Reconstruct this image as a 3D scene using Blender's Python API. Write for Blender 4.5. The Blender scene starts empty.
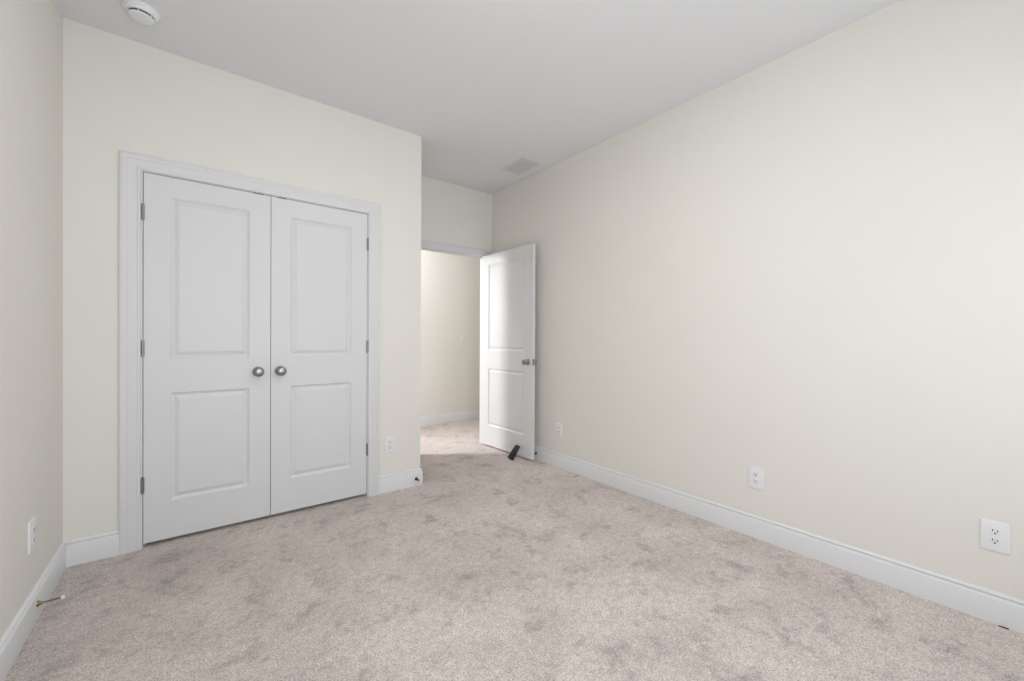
import bpy, bmesh, math, random
from mathutils import Vector, Matrix

sc = bpy.context.scene
COL = sc.collection
random.seed(4)
PI = math.pi

# ------------------------------------------------------------------ camera
TH, PITCH, ROLL = 0.66185, 0.00465, 0.00508
F_PX, CAM_H = 408.9, 1.1554
cam_d = bpy.data.cameras.new('camera')
cam = bpy.data.objects.new('camera', cam_d)
COL.objects.link(cam)
cam.location = (0, 0, CAM_H)
cam.rotation_euler = (Matrix.Rotation(-TH, 3, 'Z') @ Matrix.Rotation(PI / 2 - PITCH, 3, 'X') @ Matrix.Rotation(ROLL, 3, 'Z')).to_euler()
cam_d.sensor_fit = 'HORIZONTAL'
cam_d.sensor_width = 36.0
cam_d.lens = F_PX / 1024 * 36.0
cam_d.clip_start = 0.02
sc.camera = cam

# ------------------------------------------------------------------ colour management, sky
vs = sc.view_settings
vs.view_transform = 'Standard'
vs.look = 'None'
vs.gamma = 1.0
vs.use_curve_mapping = False
vs.exposure = 0.10

world = bpy.data.worlds.new('sky')
sc.world = world
world.use_nodes = True
bg = world.node_tree.nodes['Background']
bg.inputs[0].default_value = (0.72, 0.84, 1.0, 1)
bg.inputs[1].default_value = 1.0

# ------------------------------------------------------------------ room dimensions (metres, camera at the origin)
H = 2.743
XL, XR = -0.5145, 2.5986            # left / right wall faces
YC, XC = 2.9897, 1.4155             # closet wall face and its outside corner
YB = 3.7057                        # wall with the entry door
YH0, YH1 = 3.8020, 4.9457           # hall between these
YR = -0.62                        # rear wall (behind the camera)
WT = 0.115

# window in the rear wall and entry doorway
WINS = ((-0.25, 0.80), (1.15, 2.30))   # two windows in the rear wall
WZ0, WZ1 = 0.55, 2.2
DX0, DX1, DZ = 1.694, 2.509, 2.047

# ------------------------------------------------------------------ lights of the place
def area(name, loc, rot, sx, sy, power, col):
    d = bpy.data.lights.new(name, 'AREA')
    d.shape = 'RECTANGLE'
    d.size, d.size_y = sx, sy
    d.energy, d.color = power, col
    o = bpy.data.objects.new(name, d)
    COL.objects.link(o)
    o.location, o.rotation_euler = loc, rot
    return o

# daylight entering by the two windows behind the camera (pointing +Y into the room)
for (wx0, wx1), watts in zip(WINS, (31.0, 9.0)):
    area('window_daylight', ((wx0 + wx1) / 2, YR - 0.052, (WZ0 + WZ1) / 2), (PI / 2, 0, 0),
         wx1 - wx0, WZ1 - WZ0, watts, (0.92, 0.957, 1.0))
# daylight of the space at the left end of the hall
area('hall_daylight', (-0.62, 5.27, 2.1), (math.radians(50), 0, math.radians(-112)), 0.45, 0.5, 100.0, (0.96, 0.97, 1.0))

LAMP_EMIT = 36.0
HALL_EMIT = 42.0

# ------------------------------------------------------------------ materials
def new_mat(name):
    m = bpy.data.materials.new(name)
    m.use_nodes = True
    return m, m.node_tree, m.node_tree.nodes['Principled BSDF']

def paint(name, col, rough=0.6, bump=0.0, scale=400.0, var=0.0, spec=0.3):
    m, nt, b = new_mat(name)
    b.inputs['Base Color'].default_value = (*col, 1)
    b.inputs['Roughness'].default_value = rough
    b.inputs['Specular IOR Level'].default_value = spec
    tc = nt.nodes.new('ShaderNodeTexCoord')
    nz = nt.nodes.new('ShaderNodeTexNoise')
    nz.inputs['Scale'].default_value = scale
    nz.inputs['Detail'].default_value = 3
    nt.links.new(tc.outputs['Object'], nz.inputs['Vector'])
    if bump:
        bp = nt.nodes.new('ShaderNodeBump')
        bp.inputs['Strength'].default_value = bump
        bp.inputs['Distance'].default_value = 0.001
        nt.links.new(nz.outputs['Fac'], bp.inputs['Height'])
        nt.links.new(bp.outputs['Normal'], b.inputs['Normal'])
    if var:
        n2 = nt.nodes.new('ShaderNodeTexNoise')
        n2.inputs['Scale'].default_value = 2.2
        nt.links.new(tc.outputs['Object'], n2.inputs['Vector'])
        rp = nt.nodes.new('ShaderNodeValToRGB')
        rp.color_ramp.elements[0].position = 0.3
        rp.color_ramp.elements[1].position = 0.7
        rp.color_ramp.elements[0].color = (*[c * (1 - var) for c in col], 1)
        rp.color_ramp.elements[1].color = (*col, 1)
        nt.links.new(n2.outputs['Fac'], rp.inputs['Fac'])
        nt.links.new(rp.outputs['Color'], b.inputs['Base Color'])
    return m

def metal(name, col, rough):
    m, nt, b = new_mat(name)
    b.inputs['Base Color'].default_value = (*col, 1)
    b.inputs['Metallic'].default_value = 1.0
    nz = nt.nodes.new('ShaderNodeTexNoise')
    nz.inputs['Scale'].default_value = 900
    mr = nt.nodes.new('ShaderNodeMapRange')
    mr.inputs['To Min'].default_value = rough - 0.04
    mr.inputs['To Max'].default_value = rough + 0.04
    nt.links.new(nz.outputs['Fac'], mr.inputs['Value'])
    nt.links.new(mr.outputs['Result'], b.inputs['Roughness'])
    return m

def emitter(name, col, strength):
    m, nt, b = new_mat(name)
    b.inputs['Base Color'].default_value = (0.8, 0.8, 0.78, 1)
    b.inputs['Emission Color'].default_value = (*col, 1)
    b.inputs['Emission Strength'].default_value = strength
    return m

def carpet_mat():
    m, nt, b = new_mat('carpet')
    N, L = nt.nodes.new, nt.links.new
    tc = N('ShaderNodeTexCoord')
    def noise(scale, detail, rough=0.5, dist=0.0, vec=None):
        n = N('ShaderNodeTexNoise')
        n.inputs['Scale'].default_value = scale
        n.inputs['Detail'].default_value = detail
        n.inputs['Roughness'].default_value = rough
        n.inputs['Distortion'].default_value = dist
        L(vec or tc.outputs['Object'], n.inputs['Vector'])
        return n
    def ramp(src, p0, v0, p1, v1):
        r = N('ShaderNodeMapRange')
        r.inputs['From Min'].default_value = p0
        r.inputs['From Max'].default_value = p1
        r.inputs['To Min'].default_value = v0
        r.inputs['To Max'].default_value = v1
        L(src, r.inputs['Value'])
        return r.outputs['Result']
    def mul(a, c):
        k = N('ShaderNodeMath'); k.operation = 'MULTIPLY'
        L(a, k.inputs[0]); L(c, k.inputs[1])
        return k.outputs[0]
    tuft = noise(150, 3, 0.7, 0.2)                    # single tufts
    clump = noise(34, 5, 0.7, 0.5)                    # clumps of pile
    tread = noise(7.0, 7, 0.72, 0.15)                  # small trodden spots where the pile lies over
    wide = noise(2.1, 4, 0.6, 0.5)
    f = mul(ramp(tuft.outputs['Fac'], 0.30, 0.60, 0.62, 1.20), ramp(clump.outputs['Fac'], 0.30, 0.84, 0.66, 1.11))
    f = mul(f, ramp(tread.outputs['Fac'], 0.32, 0.70, 0.48, 1.0))
    f = mul(f, ramp(wide.outputs['Fac'], 0.32, 0.88, 0.64, 1.05))
    mx = N('ShaderNodeMix'); mx.data_type = 'RGBA'; mx.blend_type = 'MULTIPLY'
    mx.inputs['Factor'].default_value = 1.0
    mx.inputs['A'].default_value = (0.78, 0.697, 0.651, 1)
    cb = N('ShaderNodeCombineColor')
    for k in range(3): L(f, cb.inputs[k])
    L(cb.outputs[0], mx.inputs['B'])
    L(mx.outputs['Result'], b.inputs['Base Color'])
    b.inputs['Roughness'].default_value = 1.0
    b.inputs['Specular IOR Level'].default_value = 0.0
    b.inputs['Diffuse Roughness'].default_value = 0.6
    bp = N('ShaderNodeBump')
    bp.inputs['Strength'].default_value = 0.75
    bp.inputs['Distance'].default_value = 0.006
    ad = N('ShaderNodeMath'); ad.operation = 'ADD'
    L(tuft.outputs['Fac'], ad.inputs[0]); L(clump.outputs['Fac'], ad.inputs[1])
    L(ad.outputs[0], bp.inputs['Height'])
    # shading normals tilted to the left wall, added to darken carpet left, brighten right
    tilt = N('ShaderNodeVectorMath'); tilt.operation = 'ADD'
    tilt.inputs[1].default_value = (-0.90, -0.10, 0.0)
    nrm = N('ShaderNodeVectorMath'); nrm.operation = 'NORMALIZE'
    L(bp.outputs['Normal'], tilt.inputs[0])
    L(tilt.outputs[0], nrm.inputs[0])
    L(nrm.outputs[0], b.inputs['Normal'])
    return m

M_WALL = paint('cream_wall_paint', (0.835, 0.81, 0.758), 0.75, 0.10, 260, 0.012, 0.15)
M_CEIL = paint('white_ceiling_paint', (0.83, 0.832, 0.842), 0.85, 0.12, 220, 0.0, 0.1)
M_TRIM = paint('white_trim_enamel', (0.80, 0.805, 0.815), 0.35, 0.03, 120, 0.0, 0.4)
M_DOOR = paint('white_door_enamel', (0.74, 0.742, 0.745), 0.42, 0.05, 160, 0.0, 0.35)
M_PLAST = paint('white_plastic', (0.84, 0.845, 0.86), 0.3, 0.0, 300, 0.0, 0.45)
M_SLOT = paint('dark_slot', (0.03, 0.03, 0.032), 0.6)
M_NICKEL = metal('satin_nickel', (0.33, 0.325, 0.315), 0.3)
M_HINGE = metal('hinge_nickel', (0.30, 0.30, 0.30), 0.36)
M_BRASS = metal('aged_brass', (0.33, 0.26, 0.13), 0.35)
M_BRONZE = metal('dark_bronze', (0.06, 0.055, 0.05), 0.4)
M_BLACK = paint('black_rubber', (0.022, 0.022, 0.024), 0.55, 0.3, 500)
M_RUBBER = paint('white_rubber', (0.82, 0.79, 0.74), 0.5)
M_DARKIN = paint('vent_duct_shade', (0.12, 0.12, 0.125), 0.8)  # dark tone paints the shade seen inside the vent
M_VENT = paint('vent_white_enamel', (0.74, 0.745, 0.75), 0.45)
M_CARPET = carpet_mat()
M_LAMP = emitter('lit_lamp_glass', (1.0, 0.97, 0.925), LAMP_EMIT)
M_HALL = emitter('lit_hall_lamp_glass', (0.94, 0.97, 1.0), HALL_EMIT)

def glass_mat():
    m = bpy.data.materials.new('window_glass')
    m.use_nodes = True
    nt = m.node_tree
    nt.nodes.clear()
    o = nt.nodes.new('ShaderNodeOutputMaterial')
    mix = nt.nodes.new('ShaderNodeMixShader')
    tr = nt.nodes.new('ShaderNodeBsdfTransparent')
    gl = nt.nodes.new('ShaderNodeBsdfGlossy')
    gl.inputs['Roughness'].default_value = 0.02
    mix.inputs[0].default_value = 0.05
    nt.links.new(tr.outputs[0], mix.inputs[1])
    nt.links.new(gl.outputs[0], mix.inputs[2])
    nt.links.new(mix.outputs[0], o.inputs[0])
    return m
M_GLASS = glass_mat()

# ------------------------------------------------------------------ mesh helpers
def obj(name, bm, mat, parent=None, smooth=None):
    me = bpy.data.meshes.new(name)
    bmesh.ops.recalc_face_normals(bm, faces=bm.faces[:])
    bm.to_mesh(me)
    bm.free()
    me.materials.append(mat)
    if smooth is not None:
        me.polygons.foreach_set('use_smooth', [True] * len(me.polygons))
        me.set_sharp_from_angle(angle=math.radians(smooth))
    o = bpy.data.objects.new(name, me)
    COL.objects.link(o)
    if parent: o.parent = parent
    return o

def empty(name, loc=(0, 0, 0), rotz=0.0):
    o = bpy.data.objects.new(name, None)
    o.empty_display_size = 0.05
    COL.objects.link(o)
    o.location = loc
    o.rotation_euler = (0, 0, rotz)
    return o

def tag(o, label, cat, group=None, kind=None):
    o['label'] = label
    o['category'] = cat
    if group: o['group'] = group
    if kind: o['kind'] = kind
    return o

def struct(o, label=None, cat=None):
    o['kind'] = 'structure'
    if label: o['label'] = label
    if cat: o['category'] = cat
    return o

def box(bm, x0, x1, y0, y1, z0, z1, bevel=0.0, seg=2):
    r = bmesh.ops.create_cube(bm, size=1.0)
    v = r['verts']
    for q in v:
        q.co = Vector((x0 + (q.co.x + .5) * (x1 - x0), y0 + (q.co.y + .5) * (y1 - y0), z0 + (q.co.z + .5) * (z1 - z0)))
    if bevel:
        e = list({e for q in v for e in q.link_edges})
        bmesh.ops.bevel(bm, geom=e, offset=bevel, segments=seg, affect='EDGES', profile=0.5)

def lathe(bm, prof, origin, axis, n=24):
    """revolve (radius, distance along axis) about an axis"""
    origin, a = Vector(origin), Vector(axis).normalized()
    u = a.orthogonal().normalized()
    w = a.cross(u)
    rings = []
    for r, d in prof:
        c = origin + a * d
        if r < 1e-6:
            rings.append([bm.verts.new(c)])
        else:
            rings.append([bm.verts.new(c + (u * math.cos(t) + w * math.sin(t)) * r)
                          for t in (2 * PI * k / n for k in range(n))])
    for A, B in zip(rings, rings[1:]):
        for k in range(n):
            j = (k + 1) % n
            if len(A) == 1 and len(B) == 1: continue
            if len(A) == 1: bm.faces.new((A[0], B[k], B[j]))
            elif len(B) == 1: bm.faces.new((A[k], A[j], B[0]))
            else: bm.faces.new((A[k], A[j], B[j], B[k]))
    for R_ in (rings[0], rings[-1]):
        if len(R_) > 2: bm.faces.new(R_)

def loft(bm, rings, close_ring=True, caps=True):
    vs_ = [[bm.verts.new(p) for p in r] for r in rings]
    n = len(vs_[0])
    for A, B in zip(vs_, vs_[1:]):
        for k in range(n if close_ring else n - 1):
            j = (k + 1) % n
            bm.faces.new((A[k], A[j], B[j], B[k]))
    if caps:
        bm.faces.new(vs_[0]); bm.faces.new(vs_[-1])

# baseboard: profile (offset from wall, height)
BASE_PROF = [(0, 0), (0.0145, 0), (0.0145, 0.1000), (0.0135, 0.1030), (0.0065, 0.1100), (0.0048, 0.1110),
             (0.0048, 0.1140), (0.0105, 0.1150), (0.0110, 0.1185), (0.0080, 0.1240), (0.0030, 0.1275), (0, 0.1275)]

def board(name, a, b, side, m0=0, m1=0, mat=None):
    """a run of baseboard from a to b on the wall; side = unit vector from the wall into the room;
    m0/m1 = how far the ends shorten (+) or lengthen (-) per unit offset, for mitred corners"""
    a, b, s = Vector((*a, 0)), Vector((*b, 0)), Vector((*side, 0))
    d = (b - a).normalized()
    bm = bmesh.new()
    R0 = [a + s * o + d * (o * m0) + Vector((0, 0, z)) for o, z in BASE_PROF]
    R1 = [b + s * o - d * (o * m1) + Vector((0, 0, z)) for o, z in BASE_PROF]
    loft(bm, [R0, R1])
    return struct(obj(name, bm, mat or M_TRIM, smooth=35))

CAS_PROF = [(0, 0), (0, 0.008), (0.002, 0.0105), (0.012, 0.0110), (0.0145, 0.0088), (0.020, 0.0092), (0.040, 0.0125),
            (0.050, 0.0155), (0.0545, 0.0140), (0.058, 0.0165), (0.066, 0.0185), (0.076, 0.0185), (0.082, 0.0165), (0.082, 0)]

def casing(name, x0, x1, ztop, ywall, out=-1, k=1.0):
    """door casing on a wall of constant y; x0,x1,ztop = inner edges"""
    bm = bmesh.new()
    y = lambda t: ywall + out * t
    prof = [(u * k, t) for u, t in CAS_PROF]
    rings = [[Vector((x0 - u, y(t), 0)) for u, t in prof],
             [Vector((x0 - u, y(t), ztop + u)) for u, t in prof],
             [Vector((x1 + u, y(t), ztop + u)) for u, t in prof],
             [Vector((x1 + u, y(t), 0)) for u, t in prof]]
    loft(bm, rings)
    return obj(name, bm, M_DOOR, smooth=28)

# panel door: local x 0..w (hinge at 0), y 0 (front) .. t (back), z 0..h
PAN = [(0.0, 0.0), (0.003, 0.0035), (0.009, 0.0075), (0.0145, 0.0100), (0.0175, 0.0100), (0.027, 0.0065), (0.038, 0.0022)]

def door_mesh(w, h, t, stile, panels):
    bm = bmesh.new()
    xs = [0, stile, w - stile, w]
    zs = [0] + [z for p in panels for z in p] + [h]
    pans = {(1, 1 + 2 * k) for k in range(len(panels))}
    grids = []
    for sgn, y0 in ((1, 0.0), (-1, t)):
        g = [[bm.verts.new((x, y0, z)) for z in zs] for x in xs]
        grids.append(g)
        for i in range(3):
            for j in range(len(zs) - 1):
                c = [g[i][j], g[i + 1][j], g[i + 1][j + 1], g[i][j + 1]]
                if (i, j) not in pans:
                    bm.faces.new(c)
                    continue
                X0, X1, Z0, Z1 = xs[i], xs[i + 1], zs[j], zs[j + 1]
                prev = c
                for ins, dep in PAN[1:]:
                    y = y0 + sgn * dep
                    cur = [bm.verts.new(p) for p in ((X0 + ins, y, Z0 + ins), (X1 - ins, y, Z0 + ins),
                                                     (X1 - ins, y, Z1 - ins), (X0 + ins, y, Z1 - ins))]
                    for k in range(4):
                        bm.faces.new((prev[k], prev[(k + 1) % 4], cur[(k + 1) % 4], cur[k]))
                    prev = cur
                bm.faces.new(prev)
    f, b = grids
    n = len(zs)
    for j in range(n - 1):
        for i in (0, 3):
            bm.faces.new((f[i][j], f[i][j + 1], b[i][j + 1], b[i][j]))
    for i in range(3):
        for j in (0, n - 1):
            bm.faces.new((f[i][j], f[i + 1][j], b[i + 1][j], b[i][j]))
    return bm

# ------------------------------------------------------------------ room shell
X_FAR, X_NEAR = 4.3, -2.6
Y_FAR = 6.6

bm = bmesh.new()
box(bm, X_NEAR, X_FAR, YR - WT, Y_FAR, -0.08, 0.0)
struct(obj('floor', bm, M_CARPET), 'greige cut-pile carpet with trodden darker patches covering the floor', 'floor')

bm = bmesh.new()
box(bm, X_NEAR, X_FAR, YR - WT, Y_FAR, H, H + 0.1)
struct(obj('ceiling', bm, M_CEIL), 'plain white flat ceiling of the bedroom', 'ceiling')

bm = bmesh.new()
box(bm, XL - WT, XL, YR, YB, 0, H)
struct(obj('wall_left', bm, M_WALL), 'cream painted wall at the left of the closet', 'wall')

bm = bmesh.new()
box(bm, XR, XR + WT, YR, YB, 0, H)
struct(obj('wall_right', bm, M_WALL), 'long cream painted wall with three outlets behind the open door', 'wall')

# closet wall with its opening, and the return wall to the entry
CX0, CX1, CZ = -0.218, 0.997, 2.053      # jamb faces
JT = 0.019
bm = bmesh.new()
box(bm, XL, CX0 - JT, YC, YC + WT, 0, H)
box(bm, CX1 + JT, XC, YC, YC + WT, 0, H)
box(bm, CX0 - JT, CX1 + JT, YC, YC + WT, CZ + JT, H)
box(bm, XC - WT, XC, YC + WT, YB, 0, H)
struct(obj('wall_closet', bm, M_WALL), 'cream painted closet wall around the double doors ending at an outside corner', 'wall')

bm = bmesh.new()
box(bm, XL - WT, DX0 - JT, YB, YH0, 0, H)
box(bm, DX1 + JT, X_FAR, YB, YH0, 0, H)
box(bm, DX0 - JT, DX1 + JT, YB, YH0, DZ + JT, H)
struct(obj('wall_entry', bm, M_WALL), 'cream painted wall above the open doorway to the hall', 'wall')

bm = bmesh.new()
edges = [XL - WT] + [x for w in WINS for x in w] + [XR + WT]
for x0, x1 in zip(edges[0::2], edges[1::2]):
    box(bm, x0, x1, YR - WT, YR, 0, H)
for x0, x1 in WINS:
    box(bm, x0, x1, YR - WT, YR, 0, WZ0)
    box(bm, x0, x1, YR - WT, YR, WZ1, H)
struct(obj('wall_rear', bm, M_WALL), 'cream painted window wall opposite the closet', 'wall')

HX = 0.42                                # the hall opens into a wider landing left of this
bm = bmesh.new()
box(bm, HX, X_FAR, YH1, YH1 + WT, 0, H)
struct(obj('wall_hall', bm, M_WALL), 'cream painted hall wall seen through the doorway', 'wall')
bm = bmesh.new()
box(bm, HX, HX + WT, YH1 + WT, Y_FAR, 0, H)
box(bm, X_NEAR, HX + WT, Y_FAR, Y_FAR + WT, 0, H)
box(bm, X_NEAR - WT, X_NEAR, YB, Y_FAR + WT, 0, H)
box(bm, X_NEAR, XL - WT, YB, YH0, 0, H)
struct(obj('wall_landing', bm, M_WALL), 'cream painted walls of the landing beyond the hall', 'wall')
bm = bmesh.new()
box(bm, X_FAR, X_FAR + WT, YB, YH1 + WT, 0, H)
struct(obj('wall_hall_end', bm, M_WALL), 'cream painted end wall of the hall', 'wall')

# jambs
def jamb(name, x0, x1, ztop, y0, y1, stop_y):
    bm = bmesh.new()
    box(bm, x0 - JT, x0, y0, y1, 0, ztop + JT, 0.001, 1)
    box(bm, x1, x1 + JT, y0, y1, 0, ztop + JT, 0.001, 1)
    box(bm, x0, x1, y0, y1, ztop, ztop + JT, 0.001, 1)
    box(bm, x0, x0 + 0.011, stop_y, stop_y + 0.035, 0, ztop, 0.002, 1)
    box(bm, x1 - 0.011, x1, stop_y, stop_y + 0.035, 0, ztop, 0.002, 1)
    box(bm, x0 + 0.011, x1 - 0.011, stop_y, stop_y + 0.035, ztop - 0.011, ztop, 0.002, 1)
    return obj(name, bm, M_DOOR)

struct(jamb('trim_1', CX0, CX1, CZ, YC, YC + WT, YC + 0.041), 'white jamb lining the closet opening', 'door jamb')
struct(casing('trim_2', CX0 - 0.008, CX1 + 0.006, CZ + 0.004, YC), 'white moulded casing framing the closet double doors', 'door casing')
struct(jamb('trim_3', DX0, DX1, DZ, YB, YH0, YB + 0.041), 'white jamb lining the hall doorway', 'door jamb')
struct(casing('trim_4', DX0 - 0.004, DX1 + 0.004, DZ + 0.004, YB, -1, 0.80), 'white moulded casing above the hall doorway', 'door casing')
struct(casing('trim_5', DX0 - 0.006, DX1 + 0.006, DZ + 0.006, YH0, 1), 'white moulded casing on the hall side of the doorway', 'door casing')

# baseboards
cl, cr = CX0 - 0.090, CX1 + 0.088
board('baseboard_left', (XL, YR), (XL, YC), (1, 0), 1, 1)
board('baseboard_right', (XR, YR), (XR, YB), (-1, 0), 1, 1)
board('baseboard_closet_left', (XL, YC), (cl, YC), (0, -1), 1, 0)
board('baseboard_closet_right', (cr, YC), (XC, YC), (0, -1), 0, -1)
board('baseboard_return', (XC, YC), (XC, YB), (1, 0), -1, 1)
board('baseboard_entry', (XC, YB), (DX0 - 0.086, YB), (0, -1), 1, 0)
board('baseboard_rear', (XL, YR), (XR, YR), (0, 1), 1, 1)
board('baseboard_hall', (HX, YH1), (X_FAR, YH1), (0, -1), -1, 1)
board('baseboard_hall_near', (X_NEAR, YH0), (DX0 - 0.086, YH0), (0, 1), 1, 0)
for n, s in (('baseboard_left', 'white baseboard along the left wall'), ('baseboard_right', 'long white baseboard along the right wall'),
             ('baseboard_closet_left', 'short white baseboard between left wall and closet casing'),
             ('baseboard_closet_right', 'short white baseboard between closet casing and outside corner'),
             ('baseboard_return', 'white baseboard on the closet return wall'), ('baseboard_entry', 'white baseboard beside the hall doorway'),
             ('baseboard_rear', 'white baseboard under the window'), ('baseboard_hall', 'white baseboard on the hall wall seen through the doorway'),
             ('baseboard_hall_near', 'white baseboard on the near side of the hall')):
    struct(bpy.data.objects[n], s, 'baseboard')

# windows
def window(name, loc, rotz, width, label):
    """local: room side towards +y, sill at z=0"""
    win = struct(empty(name, loc, rotz), label, 'window')
    hw, hh = width / 2, WZ1 - WZ0
    bm = bmesh.new()
    for (a, b, c, d) in ((-hw, -hw + .04, 0, hh), (hw - .04, hw, 0, hh), (-hw + .04, hw - .04, 0, .04), (-hw + .04, hw - .04, hh - .04, hh),
                         (-hw + .04, hw - .04, hh / 2 - .02, hh / 2 + .02)):
        box(bm, a, b, -0.022, 0.02, c, d, 0.002, 1)
    obj('window_frame', bm, M_TRIM, win)
    for z0, z1, yy in ((.04, hh / 2 - .02, 0.006), (hh / 2 + .02, hh - .04, -0.012)):
        bm = bmesh.new()
        box(bm, -hw + .04, hw - .04, yy - .002, yy + .002, z0, z1)
        obj('pane', bm, M_GLASS, win)
    bm = bmesh.new()
    box(bm, -hw - .09, hw + .09, 0.02, 0.055, -0.022, 0.0, 0.004, 2)
    obj('window_sill', bm, M_TRIM, win)
for n, ((wx0, wx1), lab) in enumerate(zip(WINS, ('white framed double-hung window opposite the closet, the one nearer the left wall',
                                                'white framed double-hung window opposite the closet, the one nearer the right wall'))):
    window('window_%d' % (n + 1), ((wx0 + wx1) / 2, YR - 0.028, WZ0), 0.0, wx1 - wx0, lab)

# ------------------------------------------------------------------ hardware
def make_hinge(parent, x, y, z, hgt=0.093):
    bm = bmesh.new()
    lathe(bm, [(0, 0), (0.0035, 0.001), (0.0035, 0.004), (0.0068, 0.004), (0.0068, 0.032), (0.0060, 0.0325), (0.0060, 0.0335), (0.0068, 0.034),
               (0.0068, 0.060), (0.0060, 0.0605), (0.0060, 0.0615), (0.0068, 0.062), (0.0068, 0.089), (0.0035, 0.089), (0.0035, 0.092), (0, 0.093)],
          (x, y, z - hgt / 2), (0, 0, 1), 14)
    box(bm, x - 0.006, x + 0.006, y + 0.003, y + 0.0062, z - hgt / 2 + 0.004, z + hgt / 2 - 0.004)
    return obj('hinge', bm, M_HINGE, parent, smooth=40)

def make_knob(parent, pos, axis, s=1.0, proj=0.062):
    k = proj / 0.062
    bm = bmesh.new()
    lathe(bm, [(0.0, 0.018 * k), (0.011, 0.018 * k), (0.0115, 0.030 * k), (0.016, 0.033 * k), (0.023 * s, 0.037 * k), (0.0275 * s, 0.043 * k), (0.0285 * s, 0.049 * k),
               (0.027 * s, 0.055 * k), (0.022 * s, 0.0595 * k), (0.014 * s, 0.062 * k), (0, 0.063 * k)], pos, axis, 28)
    kn = obj('door_knob', bm, M_NICKEL, parent, smooth=40)
    bm = bmesh.new()
    lathe(bm, [(0.0, 0.0), (0.031, 0.0), (0.031, 0.003), (0.029, 0.006), (0.020, 0.009), (0.0145, 0.013), (0.013, 0.018 * k), (0, 0.018 * k)], pos, axis, 28)
    obj('knob_rose', bm, M_NICKEL, kn, smooth=40)
    return kn

# closet doors
DB, DT = 0.0245, 2.0495
GAP = 0.3875
PANELS = [(0.236 - DB, 0.841 - DB), (1.034 - DB, 1.937 - DB)]
W1 = GAP - 0.0016 - (CX0 + 0.003)
W2 = (CX1 - 0.003) - (GAP + 0.0016)
HZ = (0.345, 1.091, 1.834)

d1 = struct(empty('door_1', (CX0 + 0.003, YC, DB)), 'left white two-panel closet door with a round nickel knob', 'door')
obj('door_panel', door_mesh(W1, DT - DB, 0.035, 0.113, PANELS), M_DOOR, d1)
for z in HZ: make_hinge(d1, -0.002, -0.0065, z - DB)
make_knob(d1, (0.319 - (CX0 + 0.003), 0, 0.941 - DB), (0, -1, 0))
bm = bmesh.new(); box(bm, W1 - 0.095, W1 - 0.04, -0.001, 0.025, DT - DB - 0.0015, DT - DB + 0.0034)
obj('ball_catch', bm, M_BRONZE, d1)

d2 = struct(empty('door_2', (CX1 - 0.003, YC, DB)), 'right white two-panel closet door with a round nickel knob', 'door')
bm = door_mesh(W2, DT - DB, 0.035, 0.109, PANELS)
for v in bm.verts: v.co.x = -v.co.x
obj('door_panel', bm, M_DOOR, d2)
for z in HZ: make_hinge(d2, 0.002, -0.0065, z - DB)
make_knob(d2, (0.441 - (CX1 - 0.003), 0, 0.941 - DB), (0, -1, 0))
bm = bmesh.new(); box(bm, -W2 + 0.035, -W2 + 0.085, -0.001, 0.025, DT - DB - 0.0015, DT - DB + 0.0034)
obj('ball_catch', bm, M_BRONZE, d2)

# open entry door: hinged at the right jamb, swung into the room against the right wall
PHI = math.radians(1.9)
PIV = (DX1 - 0.003, YB - 0.008)
d3 = struct(empty('door_3', (*PIV, DB), PI / 2 + PHI), 'open white two-panel hall door standing against the right wall', 'door')
W3 = DX1 - DX0 - 0.007
bm = door_mesh(W3, 2.043 - DB, 0.035, 0.118, PANELS)
for v in bm.verts:
    v.co.x = -v.co.x
    v.co.y += 0.007
obj('door_panel', bm, M_DOOR, d3)
for z in HZ: make_hinge(d3, 0.0, 0.0, z - DB)
kx = -W3 + 0.062
make_knob(d3, (kx, 0.042, 0.935 - DB), (0, 1, 0), 0.95)
make_knob(d3, (kx, 0.007, 0.935 - DB), (0, -1, 0), 0.95)
bm = bmesh.new()
box(bm, -W3 - 0.0012, -W3 + 0.002, 0.007 + 0.005, 0.042 - 0.005, 0.935 - DB - 0.029, 0.935 - DB + 0.029, 0.0005, 1)
box(bm, -W3 - 0.008, -W3, 0.007 + 0.012, 0.042 - 0.012, 0.935 - DB - 0.008, 0.935 - DB + 0.008, 0.002, 1)
obj('latch_plate', bm, M_HINGE, d3)

# ------------------------------------------------------------------ outlets and switch
def rrect(w, h, r, n=5):
    pts = []
    for cx, cy, a0 in ((w / 2 - r, h / 2 - r, 0), (-w / 2 + r, h / 2 - r, PI / 2), (-w / 2 + r, -h / 2 + r, PI), (w / 2 - r, -h / 2 + r, 3 * PI / 2)):
        for k in range(n + 1):
            a = a0 + PI / 2 * k / n
            pts.append((cx + r * math.cos(a), cy + r * math.sin(a)))
    return pts

def plate_bm(w, h, d):
    bm = bmesh.new()
    rings = []
    for ins, dep in ((0, 0), (0, 0.55), (0.0012, 0.85), (0.0035, 1.0)):
        rings.append([Vector((x, -dep * d, z)) for x, z in rrect(w - 2 * ins, h - 2 * ins, 0.004)])
    loft(bm, rings)
    return bm

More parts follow.
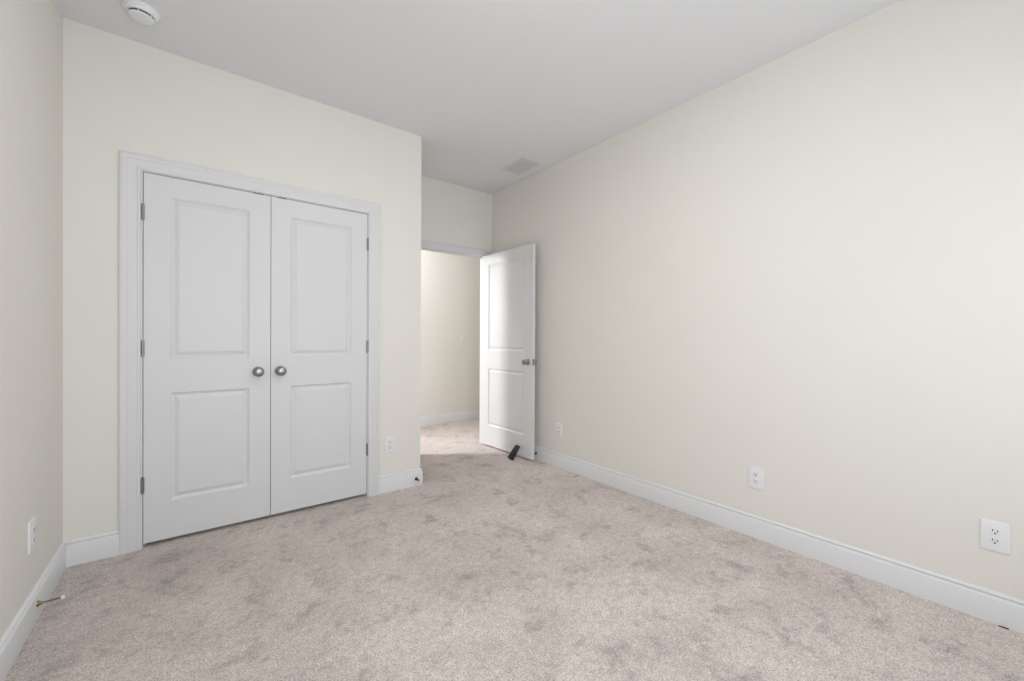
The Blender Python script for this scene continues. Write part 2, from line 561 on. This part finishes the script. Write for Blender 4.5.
def make_outlet():
    """local: wall at y=0, front towards -y, centre at the origin"""
    t = empty('wall_outlet')
    obj('cover_plate', plate_bm(0.082, 0.124, 0.0065), M_PLAST, t, smooth=30)
    for s in (1, -1):
        bm = bmesh.new()
        # receptacle face: circle cut flat at top and bottom
        pts = []
        for k in range(32):
            a = 2 * PI * k / 32
            pts.append((0.0172 * math.cos(a), max(-0.0140, min(0.0140, 0.0172 * math.sin(a)))))
        loft(bm, [[Vector((x * q, -y_, z * q + s * 0.0195)) for x, z in pts] for q, y_ in ((1.0, 0.004), (1.0, 0.0078), (0.95, 0.0084))])
        r = obj('receptacle', bm, M_PLAST, t, smooth=30)
        bm = bmesh.new()
        zc = s * 0.0195
        box(bm, -0.0080, -0.0052, -0.0087, -0.0078, zc + 0.0005, zc + 0.0095)
        box(bm, 0.0052, 0.0080, -0.0087, -0.0078, zc + 0.0012, zc + 0.0088)
        lathe(bm, [(0, 0), (0.0032, 0), (0.0032, 0.0009), (0, 0.0009)], (0, -0.0078, zc - 0.0060), (0, -1, 0), 14)
        obj('slots', bm, M_SLOT, r)
    bm = bmesh.new()
    lathe(bm, [(0, 0), (0.0032, 0), (0.0028, 0.0012), (0, 0.0015)], (0, -0.006, 0), (0, -1, 0), 12)
    obj('screw', bm, M_PLAST, t, smooth=40)
    return t

def kids(o): return [c for c in bpy.data.objects if c.parent == o]
def copy_tree(o):
    r = o.copy(); COL.objects.link(r)
    for ch in kids(o):
        c = ch.copy(); COL.objects.link(c); c.parent = r
        for g in kids(ch):
            e = g.copy(); COL.objects.link(e); e.parent = c
    return r

proto = make_outlet()
OUTS = [((XR, 0.100, 0.354), PI / 2 * 3, 'white duplex outlet low on right wall, nearest and largest at the right edge'),
        ((XR, 1.005, 0.348), PI / 2 * 3, 'white duplex outlet midway along the right wall above baseboard'),
        ((XR, 2.634, 0.336), PI / 2 * 3, 'white duplex outlet on right wall just beside the open door'),
        ((1.1655, YC, 0.3525), 0.0, 'white duplex outlet between closet casing and outside corner'),
        ((XL, 2.482, 0.354), PI / 2, 'white duplex outlet low on the left wall, seen edge-on')]
for i, (p, rz, lab) in enumerate(OUTS):
    o = proto if i == 0 else copy_tree(proto)
    o.location = p
    o.rotation_euler = (0, 0, -PI / 2 if p[0] == XR else rz)
    tag(o, lab, 'outlet', 'duplex wall outlets')
# right wall faces -X: front (-y) must look to -X ; left wall faces +X
for o in [q for q in bpy.data.objects if q.name.startswith('wall_outlet')]:
    if abs(o.location.x - XR) < 1e-4: o.rotation_euler.z = -PI / 2
    if abs(o.location.x - XL) < 1e-4: o.rotation_euler.z = PI / 2

sw = tag(empty('light_switch', (2.982, YH1, 1.156)), 'white light switch on the hall wall seen through the doorway', 'light switch')
obj('cover_plate', plate_bm(0.072, 0.116, 0.006), M_PLAST, sw, smooth=30)
bm = bmesh.new()
box(bm, -0.006, 0.006, -0.0062, -0.0045, -0.0125, 0.0125, 0.0006, 1)
tg = obj('toggle_slot', bm, M_PLAST, sw)
bm = bmesh.new()
loft(bm, [[Vector((-.004, -.006, -.006)), Vector((.004, -.006, -.006)), Vector((.004, -.006, .006)), Vector((-.004, -.006, .006))],
          [Vector((-.003, -.017, .004)), Vector((.003, -.017, .004)), Vector((.003, -.015, .010)), Vector((-.003, -.015, .010))]])
obj('toggle', bm, M_PLAST, sw)

# ------------------------------------------------------------------ smoke detector
sd = tag(empty('smoke_detector', (-0.201, 2.682, H)), 'round white smoke detector on ceiling above the left closet door', 'smoke detector')
bm = bmesh.new()
lathe(bm, [(0, 0), (0.068, 0), (0.0695, 0.002), (0.0695, 0.013), (0.067, 0.017), (0.063, 0.019), (0.060, 0.027), (0.056, 0.030), (0, 0.030)], (0, 0, 0), (0, 0, -1), 48)
obj('base_ring', bm, M_PLAST, sd, smooth=35)
bm = bmesh.new()
lathe(bm, [(0, 0.0295), (0.0475, 0.0295), (0.0475, 0.0385), (0, 0.0385)], (0, 0, 0), (0, 0, -1), 40)
obj('vent_slot', bm, M_SLOT, sd, smooth=35)
bm = bmesh.new()
lathe(bm, [(0, 0.037), (0.0490, 0.037), (0.0490, 0.040), (0.0470, 0.043), (0.042, 0.0450), (0.028, 0.0463), (0, 0.0468)], (0, 0, 0), (0, 0, -1), 40)
cap = obj('cover_cap', bm, M_PLAST, sd, smooth=35)
for k in range(6):
    a = 2 * PI * (k + 0.35) / 6
    c = Vector((0.0482 * math.cos(a), 0.0482 * math.sin(a), -0.0335))
    bm = bmesh.new()
    lathe(bm, [(0, -0.004), (0.0022, -0.004), (0.0022, 0.004), (0, 0.004)], c, (0, 0, 1), 8)
    obj('vent_rib', bm, M_PLAST, sd)
bm = bmesh.new()
lathe(bm, [(0, 0.0455), (0.009, 0.0455), (0.009, 0.0483), (0.008, 0.0490), (0, 0.0490)], (0.018, 0.0, 0), (0, 0, -1), 20)
obj('test_button', bm, M_PLAST, cap, smooth=35)

# ------------------------------------------------------------------ ceiling vent
cv = tag(empty('ceiling_vent', (2.381, 2.928, H)), 'white louvred ceiling vent register near the open door', 'ceiling vent')
VX, VY = 0.082, 0.140
bm = bmesh.new()
b_ = 0.022
for (x0, x1, y0, y1) in ((-VX - b_, VX + b_, -VY - b_, -VY), (-VX - b_, VX + b_, VY, VY + b_), (-VX - b_, -VX, -VY, VY), (VX, VX + b_, -VY, VY)):
    box(bm, x0, x1, y0, y1, -0.007, 0.0, 0.002, 1)
obj('frame', bm, M_VENT, cv)
bm = bmesh.new(); box(bm, -VX, VX, -VY, VY, -0.0012, -0.0002)  # flat dark plate stands in for the shade above and between the louvres
obj('duct_shade', bm, M_DARKIN, cv)
for k in range(12):
    y = -VY + 0.0117 + k * 0.0233
    bm = bmesh.new()
    c, s = math.cos(math.radians(24)), math.sin(math.radians(24))
    q = [(-0.0065, -0.0006), (0.0065, -0.0006), (0.0065, 0.0006), (-0.0065, 0.0006)]
    ring = [(y + a * c + e * s, -0.0048 - a * s * 0.75 + e * c) for a, e in q]
    loft(bm, [[Vector((x, yy, zz)) for yy, zz in ring] for x in (-VX, VX)])
    obj('louvre', bm, M_VENT, cv)

# ------------------------------------------------------------------ doorstops
def doorstop(loc, rotz, length, rod_mat, label, name='doorstop', tip=M_RUBBER, spring=False):
    """points along local +x from the baseboard"""
    t = tag(empty(name, loc, rotz), label, 'doorstop', 'baseboard doorstops')
    bm = bmesh.new()
    lathe(bm, [(0, 0), (0.0125, 0), (0.0125, 0.002), (0.0095, 0.006), (0.006, 0.013), (0.0045, 0.016), (0, 0.016)], (0, 0, 0), (1, 0, 0), 20)
    obj('base', bm, rod_mat, t, smooth=40)
    bm = bmesh.new()
    pr = [(0, 0.014)]
    if spring:
        n = 14
        for k in range(n + 1):
            d = 0.014 + (length - 0.026) * k / n
            pr += [(0.0058, d), (0.0058, d + 0.0016), (0.0044, d + 0.0019), (0.0044, d + 0.0028)]
    else:
        pr += [(0.0045, 0.014), (0.0036, 0.022), (0.0036, length - 0.014), (0.0052, length - 0.012), (0.0052, length - 0.008)]
    pr += [(0, pr[-1][1])]
    lathe(bm, pr, (0, 0, 0), (1, 0, 0), 16)
    obj('rod', bm, rod_mat, t, smooth=40)
    bm = bmesh.new()
    lathe(bm, [(0, length - 0.012), (0.0068, length - 0.012), (0.0075, length - 0.010), (0.0075, length - 0.003), (0.006, length), (0, length)], (0, 0, 0), (1, 0, 0), 16)
    obj('rubber_tip', bm, tip, t, smooth=40)
    return t

doorstop((XL + 0.014, 2.491, 0.067), 0.0, 0.078, M_BRASS, 'brass rod doorstop with white rubber tip on left baseboard')
doorstop((1.376, YC - 0.014, 0.055), -PI / 2, 0.072, M_BRONZE, 'dark spring doorstop on short baseboard at closet outside corner', spring=True)
doorstop((XR - 0.014, 2.935, 0.062), PI, 0.076, M_BRONZE, 'tiny dark doorstop on right baseboard behind the open door edge', tip=M_BLACK)

# ------------------------------------------------------------------ black wedge leaning on the open door
def wedge():
    L_, W_ = 0.150, 0.062
    bm = bmesh.new()
    rings = []
    for k, (u, th, wd) in enumerate([(0.0, 0.016, 0.88), (0.004, 0.024, 0.97), (0.012, 0.027, 1.0), (0.075, 0.022, 1.0), (0.136, 0.017, 0.98), (0.146, 0.014, 0.92), (0.150, 0.009, 0.80)]):
        rings.append([Vector((u, x * wd, z + th / 2)) for x, z in rrect(W_, th, min(0.0045, th * 0.35), 3)])
    loft(bm, rings)
    o = obj('door_wedge', bm, M_BLACK, None, smooth=40)
    bm = bmesh.new()
    for k in range(7):
        u = 0.020 + k * 0.012
        thk = 0.027 - 0.005 * (u - 0.012) / 0.063
        box(bm, u, u + 0.005, -0.022, 0.022, thk - 0.0008, thk + 0.0012, 0.0005, 1)
    obj('grip_ribs', bm, M_BLACK, o)
    return tag(o, 'black rubber wedge leaning on the bottom of the open white door', 'doorstop')
wd = wedge()
# long axis leans from the carpet (out in the room) up to the door face
ang = math.radians(55)
ax = Vector((math.cos(ang) * math.cos(0.07), -math.cos(ang) * 0.10, math.sin(ang))).normalized()
side = Vector((0.079, -1, 0)).normalized()
side = (side - ax * side.dot(ax)).normalized()
up = ax.cross(-side).normalized()
if up.z < 0: up = -up
m3 = Matrix((ax, up.cross(ax), up)).transposed()
wd.matrix_world = Matrix.Translation((2.383, 3.066, 0.003)) @ m3.to_4x4()

# small dark sliver at the foot of the right baseboard
bm = bmesh.new()
loft(bm, [[Vector((x, y, z)) for x, z in ((-.0028, 0), (.0028, 0), (.0020, .0028), (-.0018, .0032))] for y in (-0.013, -0.004, 0.008, 0.014)])
sl = obj('dark_sliver', bm, M_SLOT)
sl.location = (XR - 0.024, 0.074, 0.0015)
sl.rotation_euler = (0, 0, 0.10)
tag(sl, 'small dark sliver on the carpet against right baseboard below nearest outlet', 'debris')

# ------------------------------------------------------------------ ceiling lamps
def flush_lamp(loc, mat, label, r=0.16, drop=0.075):
    t = tag(empty('ceiling_lamp', loc), label, 'ceiling lamp')
    bm = bmesh.new()
    lathe(bm, [(0, 0), (r * 1.04, 0), (r * 1.06, 0.006), (r * 1.05, 0.022), (r * 1.0, 0.026), (0, 0.026)], (0, 0, 0), (0, 0, -1), 40)
    obj('lamp_pan', bm, M_NICKEL, t, smooth=40)
    bm = bmesh.new()
    pr = [(0, 0.026), (r * 0.985, 0.026)]
    for k in range(1, 9):
        a = PI / 2 * k / 8
        pr.append((r * 0.985 * math.cos(a) if k < 8 else 0, 0.026 + drop * math.sin(a)))
    lathe(bm, pr, (0, 0, 0), (0, 0, -1), 40)
    obj('lamp_glass', bm, mat, t, smooth=50)
    return t
flush_lamp((1.00, 1.08, H), M_LAMP, 'round lit flush ceiling lamp in the middle of the bedroom ceiling', 0.18, 0.03)
flush_lamp((1.80, 4.40, H), M_HALL, 'round lit flush ceiling lamp in the hall outside the bedroom', 0.14)
